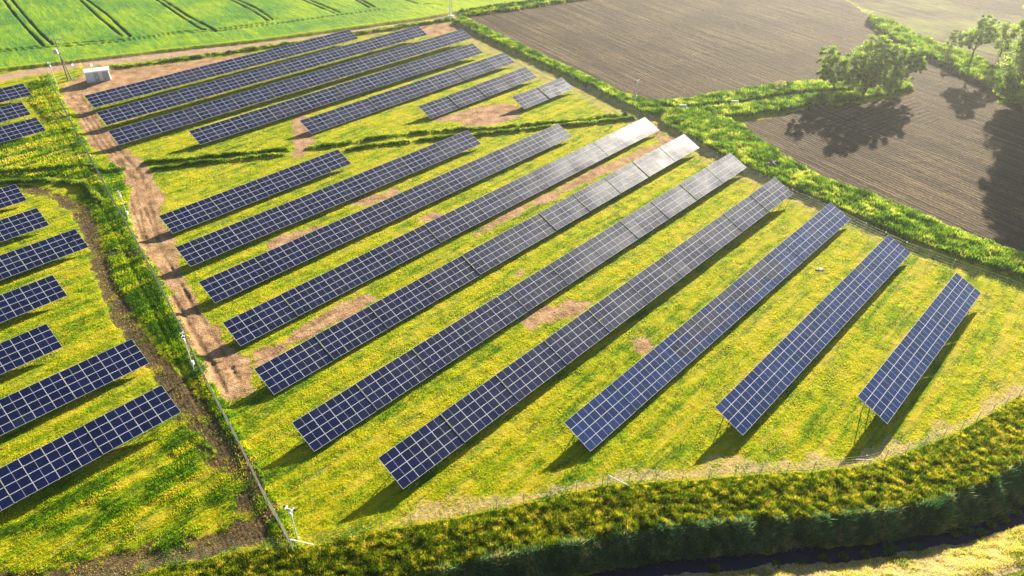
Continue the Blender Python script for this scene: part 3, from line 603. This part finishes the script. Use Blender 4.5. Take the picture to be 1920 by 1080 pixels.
# ---------------------------------------------------------------- solar tables
MW, MH, G = 2.018, .992, .014                    # module size and gap
def module_meshes():
    fr = MB(); t_ = .038; w_ = MW-G; h_ = MH-G; e = .023
    fr.box((0, h_/2-e/2, 0), (w_, e, t_)); fr.box((0, -h_/2+e/2, 0), (w_, e, t_))
    fr.box((w_/2-e/2, 0, 0), (e, h_-2*e, t_)); fr.box((-w_/2+e/2, 0, 0), (e, h_-2*e, t_))
    fr.box((0, 0, .006), (.020, h_-2*e, t_-.02))
    gm = []
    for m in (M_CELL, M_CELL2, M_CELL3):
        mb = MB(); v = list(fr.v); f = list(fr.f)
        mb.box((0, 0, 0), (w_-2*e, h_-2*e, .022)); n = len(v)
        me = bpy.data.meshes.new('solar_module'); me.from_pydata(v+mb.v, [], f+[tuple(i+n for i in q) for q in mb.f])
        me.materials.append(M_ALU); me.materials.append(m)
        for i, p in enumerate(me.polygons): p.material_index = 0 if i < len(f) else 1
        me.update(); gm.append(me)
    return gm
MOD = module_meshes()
ct, st_ = math.cos(TILT), math.sin(TILT)
SL = 4*MH
fb = MB()                                        # purlins and rafters below the modules
def on(u, s, n=0.0): return Vector((u, s*ct-n*st_*0-n*st_, s*st_+n*ct))   # u along, s up the slope, n off the face
for s in (.45, 1.5, 2.5, 3.5): fb.bar(on(.05, s, -.08), on(4*MW-.05, s, -.08), .05, .07)
for u in (1.2, 4.05, 6.9): fb.bar(on(u, .25, -.17), on(u, 3.75, -.17), .06, .10); fb.bar(on(u, 2.0, -.2), Vector((u, 3.05*ct-.1, -.2)), .05, .05)
FRAME_ME = fb.mesh('support_frame', M_STEEL)
pf = MB(); pf.box((0, 0, -.85), (.10, .07, 1.56)); POST_F = pf.mesh('post', M_STEEL)
pr_ = MB(); pr_.box((0, 0, -1.5), (.12, .08, 2.86)); POST_R = pr_.mesh('post', M_STEEL)
def new(name, me, parent, loc, rx=0):
    o = bpy.data.objects.new(name, me); C.objects.link(o); o.parent = parent; o.location = loc; o.rotation_euler = (rx, 0, 0); return o
def make_table():
    root = empty('solar_table', (0, 0, 0), ROW_AZ)
    for i in range(4):
        for j in range(4): new('solar_module', MOD[0], root, on(MW*(i+.5), MH*(j+.5)), TILT)
    new('support_frame', FRAME_ME, root, (0, 0, 0))
    for u in (1.2, 4.05, 6.9):
        new('post', POST_F, root, on(u, .9, -.2)); new('post', POST_R, root, on(u, 3.1, -.2))
    return root
ORD = ['first', 'second', 'third', 'fourth', 'fifth', 'sixth', 'seventh', 'eighth', 'ninth', 'tenth', 'eleventh']
proto = make_table(); first = True
def row_words(k):
    b, i = k[0], int(k[1:])
    if b == 'A': return ["upper block's farthest row", "upper block's second row from the dirt road", "upper block's third row from the dirt road", "upper block's fourth row from the dirt road",
                         "upper block's fifth row from the dirt road", "upper block's row of only four tables", "upper block's shortest row by the ploughed field"][i-1]
    if b == 'B': return ["short row just below the weedy ditch", "second row below the weedy ditch", "third row below the weedy ditch", "fourth row below the weedy ditch", "fifth row below the weedy ditch",
                         "sixth row below the weedy ditch", "row reaching nearest the bottom edge", "third row from the lower right", "second row from the lower right", "lone short row at the lower right"][i-1]
    return "%s row from the top, beyond the mesh fence" % ORD[i-1] if i < 10 else "lowest row beyond the mesh fence"
for key, n, x0, y0, Lr, z0, z1 in PANEL_ROWS:
    step = Lr/n; sc = (step-.03)/(4*MW)
    for k in range(n):
        if k < C_SKIP.get(key, 0): continue
        t_ = proto if first else copy_tree(proto); first = False
        f = (k+.5)/n; z = .75+z0+(z1-z0)*f+(.0 if n < 3 else rng.normal(0, .014))
        # each table steps with the ground
        p = np.array([x0, y0])+ra*(k*step+.015)
        t_.location = (p[0], p[1], z); t_.scale = (sc, 1, 1)
        t_.rotation_euler = (rng.normal(0, .0007), rng.normal(0, .0007), ROW_AZ)
        if key[0] == 'C': pos = '%s from the fence' % ORD[n-1-k] if n-C_SKIP.get(key, 0) > 1 else 'the only one visible'
        elif k == 0: pos = 'leftmost'
        elif k == n-1: pos = 'rightmost'
        else: pos = '%s from left' % ORD[k]
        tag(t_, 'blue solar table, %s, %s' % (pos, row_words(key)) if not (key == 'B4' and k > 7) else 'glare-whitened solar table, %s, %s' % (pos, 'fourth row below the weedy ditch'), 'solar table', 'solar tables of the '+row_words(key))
        for m in [c for c in t_.children if c.name.startswith('solar_module')]:
            m.rotation_euler = (TILT+rng.normal(0, .0025), rng.normal(0, .0025), 0)
            wx = m.location.x; j = int(m.location.y/(MH*ct)); i = int(wx/MW); q = k*4+i
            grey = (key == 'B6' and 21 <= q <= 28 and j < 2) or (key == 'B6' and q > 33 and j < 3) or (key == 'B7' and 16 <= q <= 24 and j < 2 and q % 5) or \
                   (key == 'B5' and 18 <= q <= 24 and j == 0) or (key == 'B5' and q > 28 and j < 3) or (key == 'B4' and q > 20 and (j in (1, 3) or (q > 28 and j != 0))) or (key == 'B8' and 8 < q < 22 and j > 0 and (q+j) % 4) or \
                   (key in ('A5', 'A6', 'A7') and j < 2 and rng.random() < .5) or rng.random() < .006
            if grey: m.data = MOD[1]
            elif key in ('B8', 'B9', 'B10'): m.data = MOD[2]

# ---------------------------------------------------------------- fences
def fence(name, L, hgt, gap, label, wires=6, vstep=None, wr=.012, post_r=.035, mat_=M_STEEL, wmat=M_WIRE, group='wire fences around the solar park'):
    L = resample(L, gap); root = empty(name, (L[0][0], L[0][1], 0)); o = L[0]; zz = zheight(L)
    if len(L) > 100: L = L[:100]
    for p, z in zip(L, zz):
        mb = MB(); mb.tube((p[0]-o[0], p[1]-o[1], z-.3), (p[0]-o[0], p[1]-o[1], z+hgt+.06), post_r, n=8)
        mb.tube((p[0]-o[0], p[1]-o[1], z+hgt+.06), (p[0]-o[0], p[1]-o[1], z+hgt+.09), post_r*1.2, n=8); mb.build('post', mat_, root)
    mb = MB()
    for (a, za), (b, zb) in zip(zip(L[:-1], zz[:-1]), zip(L[1:], zz[1:])):
        for k in range(wires):
            f = .04+(k/(wires-1))*.96; mb.bar((a[0]-o[0], a[1]-o[1], za+hgt*f), (b[0]-o[0], b[1]-o[1], zb+hgt*f), wr)
        if vstep:
            n = int(np.linalg.norm(b-a)/vstep)
            for k in range(1, n):
                q = a+(b-a)*k/n-o; z = za+(zb-za)*k/n; mb.bar((q[0], q[1], z+.05), (q[0], q[1], z+hgt), wr)
    mb.build('wire_mesh', wmat, root)
    return tag(root, label, 'fence', group)
fl = fence('mesh_fence', FENCE_L, 1.75, 2.9, 'pale straight mesh fence running from the top left down to the bottom corner post', 12, .16, .014, .04, M_WIRE)
fence('wire_fence', SOUTH[:-1], 1.5, 2.65, 'thin wire fence curving along the long grass at the bottom of the park', 5, None, .008, .03)
fence('wire_fence', SOUTHW[1:], 1.5, 2.65, 'grey post and wire fence along the bottom left edge, left of the corner post', 6, .8, .007, .04)
fence('wire_fence', EAST[:-1], 1.7, 3.3, 'thin wire fence along the foot of the weedy bank on the right', 5, None, .008, .028)
fence('wire_fence', np.vstack([NORTH[2:]]), 1.7, 3.3, 'thin wire fence beside the dirt road behind the farthest row', 5, None, .008, .028)
# braces at the corners of the fences
def brace(a, b, z0, z1, label):
    mb = MB(); zz = zheight(np.array([a, b])); mb.bar((0, 0, zz[0]+z0), (b[0]-a[0], b[1]-a[1], zz[1]+z1), .07); mb.tube((0, 0, zz[0]-.2), (0, 0, zz[0]+z0+.1), .05)
    o = mb.build('fence_brace', M_CONCW); o.location = (a[0], a[1], 0); tag(o, label, 'fence post', 'braced strainer posts of the wire fences')
dS = lambda i: (SOUTH[i+1]-SOUTH[i])/np.linalg.norm(SOUTH[i+1]-SOUTH[i])
brace(CORNER, W(588, 1022), 1.45, .1, 'pale braced corner post where the mesh fence meets the bottom wire fence')
brace(W(1139, 909), W(1178, 912), 1.4, .15, 'braced strainer post in the curved wire fence below the third-last row')
brace(W(1626, 880), W(1603, 866), 1.4, .4, 'braced strainer post where the curved fence starts bending up at right')

# ---------------------------------------------------------------- camera poles
def cctv(base, top, label, armdir, box=True):
    b = W(*base); h = hpx(base, top); z = float(zheight(b[None])[0])
    r = empty('camera_pole', (b[0], b[1], z-.05))
    m = MB(); m.tube((0, 0, 0), (0, 0, h), .06, .045, 12); m.box((0, 0, .03), (.35, .35, .06)); m.build('pole', M_WHITE, r)
    dx, dy = math.cos(armdir), math.sin(armdir)
    m = MB(); m.bar((-dx*.5, -dy*.5, h), (dx*.5, dy*.5, h), .07); m.build('crossarm', M_WHITE, r)
    for s in (-1, 1):
        m = MB(); m.bar((s*dx*.35-dy*.2, s*dy*.35+dx*.2, h+.1), (s*dx*.35+dy*.2, s*dy*.35-dx*.2, h+.07), .13, .12); q = m.build('security_camera', M_WHITE, r)
        m = MB(); m.dome((s*dx*.52, s*dy*.52, h+.1), .13, sc=(1, 1, .9)); m.build('infrared_lamp', M_DARK, r)
    if box:
        m = MB(); m.box((.12, 0, 1.3), (.22, .34, .5)); m.build('junction_box', M_WHITE, r)
    m = MB(); m.box((0, -.1, h-.55), (.26, .2, .36)); m.build('equipment_box', M_WHITE, r)
    return tag(r, label, 'camera pole', 'camera poles around the solar park')
cctv((558, 1010), (545, 955), 'white security camera pole beside the bottom corner of the mesh fence', R(-20), False)
cctv((365, 697), (345, 630), 'white camera pole close to the mesh fence, beside the lower end of the dirt track', R(-60))
cctv((242, 414), (226, 362), 'white security camera pole between the mesh fence and the dirt track, above the middle', R(-30))
cctv((110, 167), (92, 119), 'white security camera pole near the utility pole at the top left fence corner', R(-10), False)
cctv((1191, 197), (1196, 156), 'faint white security camera pole on the bank beside the upper ploughed field', R(30))
cctv((845, 44), (844, 12), 'slender white camera pole at the far top corner of the park', R(20), False)

# ---------------------------------------------------------------- power poles
b = W(130, 150); h = hpx((130, 150), (106, 75)); r = empty('utility_pole', (b[0], b[1], 0))
m = MB(); m.tube((-.28, 0, -.1), (-.05, 0, h), .17, .11, 10); m.tube((.45, .2, -.1), (.05, 0, h*.55), .16, .12, 10); m.build('pole', M_CONC, r)
m = MB(); m.bar((-1.3, -.2, h+.05), (1.3, .2, h+.05), .12); m.build('crossarm', M_STEEL, r)
for s in (-1.1, 0, 1.1):
    m = MB(); m.tube((s, s*.15, h+.1), (s, s*.15, h+.45), .07, .05, 8); m.build('insulator', M_CONCW, r)
m = MB(); m.box((-.75, -.1, h*.72), (.75, .6, 1.0)); m.tube((-.95, -.1, h*.72+.5), (-.95, -.1, h*.72+.8), .05); m.tube((-.6, -.1, h*.72+.5), (-.6, -.1, h*.72+.8), .05); m.build('transformer', M_CONCW, r)
tag(r, 'weathered twin-leg utility pole with crossarm and pale transformer near the white hut', 'utility pole')
b = W(845, 30); r = empty('lattice_mast', (b[0], b[1], 0)); m = MB(); HM = 13
for i in range(3):
    a = i*2.094; m.tube((.55*math.cos(a), .55*math.sin(a), -.1), (.16*math.cos(a), .16*math.sin(a), HM), .06, .04, 6)
for k in range(16):
    z0, z1 = HM*k/16, HM*(k+1)/16
    for i in range(3):
        a, c = i*2.094, (i+1)*2.094; r0 = .55-.39*k/16; r1 = .55-.39*(k+1)/16
        m.bar((r0*math.cos(a), r0*math.sin(a), z0), (r1*math.cos(c), r1*math.sin(c), z1), .035)
m.build('lattice', M_CONCW, r)
m = MB(); m.bar((-1.1, 0, HM), (1.1, 0, HM), .1); m.build('crossarm', M_STEEL, r)
m = MB(); m.box((0, 0, .0), (1.5, 1.5, .35)); m.build('footing', M_CONCW, r)
tag(r, 'pale lattice mast standing at the road corner, cut off by the top edge', 'mast')

# ---------------------------------------------------------------- transformer hut
p0 = W(164.4, 156.1); p1 = W(208.3, 150); wx = np.linalg.norm(p1-p0); ang = math.atan2(*(p1-p0)[::-1]); hh = hpx((164.4, 156.1), (158.6, 137.5)); dp = 2.3
r = empty('transformer_hut', (p0[0], p0[1], 0), ang)
m = MB(); m.box((wx/2, dp/2, hh/2-.05), (wx, dp, hh+.0)); m.build('wall', M_WHITE, r)
m = MB(); m.box((wx/2, dp/2, hh+.03), (wx+.5, dp+.6, .16)); m.box((wx/2, dp/2, hh+.14), (wx+.1, dp+.1, .08)); rf = m.build('roof', M_ROOF, r)
m = MB(); m.box((wx/2, dp/2, .05), (wx+.16, dp+.16, .22)); m.build('plinth', M_CONCW, r)
for a, b_, mt, lab in ((.34, .55, M_GREYD, 'grey blue louvred door'), (.55, .68, M_WHITE, 'white door'), (.70, .97, M_GREYD, 'wide grey louvred door')):
    m = MB(); x0_, x1_ = wx*a, wx*b_; m.box(((x0_+x1_)/2, -.02, hh*.47), (x1_-x0_-.06, .05, hh*.84)); d_ = m.build('door', mt, r); d_['label'] = lab
    m = MB()
    for k in range(8):
        if mt is M_GREYD: m.box(((x0_+x1_)/2, -.055, .5+k*hh*.09), (x1_-x0_-.25, .03, .05))
    if m.v: m.build('louvre', M_STEEL, d_)
    m = MB(); m.box((x0_+.15, -.07, hh*.45), (.05, .05, .25)); m.build('handle', M_DARK, d_)
m = MB(); m.box((wx*.44, -.055, hh*.42), (.45, .02, .32)); sg = m.build('warning_plate', M_ROOF, r); sg['label'] = 'small white plate on the grey door'
tag(r, 'small white transformer hut with flat roof and grey doors on bare dirt', 'hut')
# gate sign posts by the dirt road
def sign(px, py, m_, sz, label, base):
    b = W(*base); h = hpx(base, (px, py)); r = empty('site_sign', (b[0], b[1], 0))
    m = MB(); m.tube((-.05, .08, 0), (-.05, .08, h+.3), .04); m.build('post', M_STEEL, r)
    m = MB(); m.box((0, 0, h), (.05, sz, sz*.95)); sp_ = m.build('sign_plate', m_, r); sp_.rotation_euler = (0, 0, R(-8)); tag(r, label, 'sign')
sign(152.6, 122.8, M_ORANGE, 1.15, 'blank orange square sign on a post behind the white hut', (155, 135))
sign(173, 122, M_ROOF, .6, 'small white sign on a thin post just behind the hut roof', (175, 133))
sign(138, 121.5, M_ROOF, .5, 'small white sign between the utility pole and the orange sign', (140, 134))

# ---------------------------------------------------------------- small things lying about
def lump(name, px, py, s, m_, label, cat, z=0.0):
    me = MB(); me.dome((0, 0, 0), 1, 12, 7); v = [Vector(p)*(1+.25*math.sin(p[0]*5+p[1]*7)+.1*math.cos(p[2]*9)) for p in me.v]; me.v = [(p.x*s[0], p.y*s[1], p.z*s[2]) for p in v]
    o = me.build(name, m_); b = W(px, py); o.location = (b[0], b[1], float(zheight(b[None])[0])+z); tag(o, label, cat)
lump('field_stone', 1448, 315, (1.2, .8, .7), M_STONE, 'dark grey boulder at the foot of the weedy bank on the right', 'stone')
lump('stone_slab', 1537, 506, (.55, .35, .16), M_CONCW, 'small pale stone beside a dark hollow in the grass, lower right rows', 'stone')
def culvert(px, py, label):
    b = W(px, py); r = empty('culvert_headwall', (b[0], b[1], -.2))
    m = MB(); m.box((0, 0, .75), (1.5, .3, 1.5)); m.box((-.7, -.4, .55), (.25, .8, 1.1)); m.box((.7, -.4, .55), (.25, .8, 1.1)); m.build('headwall', M_CONCW, r)
    m = MB(); m.tube((0, -.17, .5), (0, -.5, .5), .42, n=16); m.build('pipe', M_DARK, r); tag(r, label, 'culvert', 'concrete culvert ends in the drainage ditch')
culvert(1279, 208, 'pale concrete culvert end in the ditch, next to the track corner')
culvert(1376, 200, 'pale concrete culvert end further along the ditch, towards the big tree')
b = W(1458, 172)
n = 900; a = rng.normal(0, 1, (n, 3)); a /= np.linalg.norm(a, axis=1)[:, None]; a *= rng.uniform(.5, 1, (n, 1))*np.array([1.0, 1.0, 1.0]); c = a+np.array([b[0], b[1], 1.6])

# ---------------------------------------------------------------- trees
def leaves(name, cen, nrm, size, col, parent=None, m_=None):
    n = len(cen); t1 = np.cross(nrm, rng.normal(0, 1, (n, 3))); t1 /= np.linalg.norm(t1, axis=1)[:, None]+1e-9; t2 = np.cross(nrm, t1)
    s = size[:, None]*.5
    V = np.stack([cen-t1*s, cen-t2*s*.6, cen+t1*s, cen+t2*s*.6], 1)
    return np_mesh(name, V.reshape(-1, 3), np.arange(4*n).reshape(n, 4), m_ or M_LEAF, {'col': np.repeat(col, 4, 0)}, parent)
def tree(name, base, lobes, trunk_h, tr, label, n_per=.55, leaf=.42, cols=((.12, .22, .04), (.20, .33, .05), (.30, .43, .07), (.42, .52, .12)), group=None, lean=(0, 0)):
    z0 = float(zheight(base[None])[0]); r = empty(name, (base[0], base[1], z0-.1)); cs = []; ns = []; cc = []
    tb = MB(); top = Vector((lean[0], lean[1], trunk_h)); mid = top*.5+Vector((.12, -.08, 0))
    tb.tube((0, 0, 0), mid, tr, tr*.8, 8); tb.tube(mid, top, tr*.8, tr*.6, 8)
    for (lx, ly, lz, rx, ry, rz) in lobes:
        c = Vector((lx, ly, lz)); k = top+(c-top)*.55+Vector((0, 0, -.15*rz)); tb.tube(top, k, tr*.45, tr*.25, 6); tb.tube(k, c+Vector((0, 0, rz*.4)), tr*.25, tr*.08, 6)
        ncl = int(22+rx*ry*rz*.8)                # leaf clumps over the lobe
        for q in range(ncl):
            d = rng.normal(0, 1, 3); d /= np.linalg.norm(d); rad = rng.uniform(.55, 1.08)
            cl = np.array([lx, ly, lz])+d*rad*np.array([rx, ry, rz]); cr = rng.uniform(.3, 1.05)*(rx*ry*rz)**(1/3)*.34
            if q % 3 == 0: tb.tube(c, cl, tr*.10, .02, 4)
            n = int(n_per*270*rng.uniform(.6, 1.3)); e = rng.normal(0, 1, (n, 3)); e /= np.linalg.norm(e, axis=1)[:, None]
            p = cl+e*cr*rng.uniform(.35, 1.1, (n, 1))*np.array([1.1, 1.1, .8]); cs.append(p); nn = e+rng.normal(0, .5, (n, 3))+np.array([0, 0, .3]); ns.append(nn/np.linalg.norm(nn, axis=1)[:, None])
            kk = rng.integers(0, len(cols)); cc.append(np.clip(np.array(cols)[np.clip(kk+rng.integers(-1, 2, n), 0, len(cols)-1)]*rng.uniform(.75, 1.25, (n, 1)), 0, .6))
    tb.build('trunk', M_BARK, r)
    cs = np.concatenate(cs); ok = cs[:, 2] > .15
    leaves('crown', cs[ok], np.concatenate(ns)[ok], .72*leaf*rng.uniform(.6, 1.3, ok.sum()), np.concatenate(cc)[ok], r)
    return tag(r, label, 'tree', group)
tree('willow_tree', W(1618, 178), [(0, 0, 7.5, 4.2, 4, 3.6), (-3.2, .5, 5.2, 3.2, 3, 3.2), (3.4, 0, 5.6, 3.4, 3.2, 3.2), (0.5, 1, 10.3, 2.6, 2.6, 2.2), (-1.5, -1, 3.2, 3.2, 2.6, 2.4), (2.2, -1.5, 3.0, 3.4, 2.6, 2.2), (5.8, .5, 8, 2.4, 2.4, 2.3)], 2.2, .45,
     'large spreading willow at the end of the drainage ditch, biggest of its clump', .7)
tree('willow_tree', W(1560, 174), [(-.6, 0, 6.0, 2.6, 2.6, 2.6), (-2.6, .5, 7.6, 2.2, 2.2, 2.0), (1, 0, 3.6, 2.6, 2.4, 2.2), (-1.8, 0, 4.2, 2.2, 2.2, 1.8)], 2.0, .3, 'smaller pale willow at the left side of the big willow clump', .7)
tree('willow_tree', W(1682, 172), [(0, 0, 5.4, 2.5, 2.5, 2.5), (1.6, 0, 7.4, 2.2, 2.2, 1.9), (2.6, .5, 5.0, 2.1, 2.1, 1.8), (-.5, 0, 2.6, 2.2, 2.2, 1.9)], 1.8, .28, 'light green willow at the right side of the big willow clump', .7)
tree('slender_tree', W(1813, 130), [(.3, 0, 7.6, 3.2, 2.9, 2.8), (-2.4, 0, 6.6, 2.2, 2.0, 1.9), (2.3, .4, 7.8, 2.2, 2.0, 2.0), (.4, 0, 10.2, 2.0, 1.8, 1.5)], 3.9, .24, 'small round-topped tree with a bare trunk rising from the hedge at upper right', .45, cols=((.12, .20, .05), (.19, .30, .06), (.28, .40, .09), (.36, .48, .13)))
tree('sapling', W(1776, 103), [(0, 0, 2.6, 1.5, 1.5, 1.7), (.3, 0, 4.6, 1.1, 1.1, 1.2)], 1.3, .1, 'young bushy sapling just left of the small round-topped tree', .4, .34, cols=((.13, .22, .05), (.22, .34, .07), (.32, .44, .10)))
tree('poplar_tree', W(1912, 198), [(-1, 0, 6, 4.8, 4.4, 4.4), (-.5, 0, 12, 4.8, 4.4, 4.6), (0, 0, 18, 4.6, 4.2, 4.4), (2.0, 1, 23, 4.2, 3.6, 3.6), (-3.6, .5, 14.5, 3.2, 3, 3.2), (4.8, 0, 9, 4.4, 4, 4), (-3.2, -1, 3, 3.4, 3, 3), (5, 0, 15, 4.4, 4, 4), (-3.4, .5, 20, 2.6, 2.6, 2.6)], 5, .6,
     'tall dense tree cut off by the right edge near the top', .8, .48)
tree('pale_tree', W(1868, 120), [(0, 0, 6, 2.6, 2.6, 2.8), (-1.2, 0, 8.4, 2.2, 2.2, 2.0), (1, .5, 3.4, 2.4, 2.2, 2.2)], 3, .25, 'pale airy tree behind the tall dense tree at the right edge', .4, cols=((.16, .25, .06), (.24, .36, .08), (.34, .46, .12)))
tree('poplar_tree', W(1990, 215), [(0, 0, 6, 4.5, 4.2, 5), (0, 0, 13, 4.5, 4.2, 5), (1, 0, 19, 4, 4, 4)], 5, .5, 'tall dense tree beyond the right edge of the picture', .4, .6)
tree('pale_bush', W(1458, 176), [(0, 0, 1.7, 1.0, 1.0, .9)], .9, .06, 'single pale cream flowering bush on the upper ditch weeds', .3, .26, cols=((.45, .42, .25), (.60, .56, .36)))

# ---------------------------------------------------------------- morning haze over the fields
m = MB(); m.box((0, 2300, 29.5), (13600, 9000, 67))
me = bpy.data.meshes.new('haze'); me.from_pydata(m.v, [], m.f); hm = bpy.data.materials.new('thin haze'); t = nodes(hm)
o = t.nodes.new('ShaderNodeOutputMaterial'); v = t.nodes.new('ShaderNodeVolumePrincipled'); v.inputs['Color'].default_value = (.95, .95, .92, 1)
v.inputs['Density'].default_value = .00026; v.inputs['Anisotropy'].default_value = .72; t.links.new(v.outputs[0], o.inputs['Volume'])
me.materials.append(hm); ho = bpy.data.objects.new('haze', me); C.objects.link(ho); ho['kind'] = 'stuff'; ho['label'] = 'thin bright haze hanging over the fields towards the low sun'; ho['category'] = 'haze'
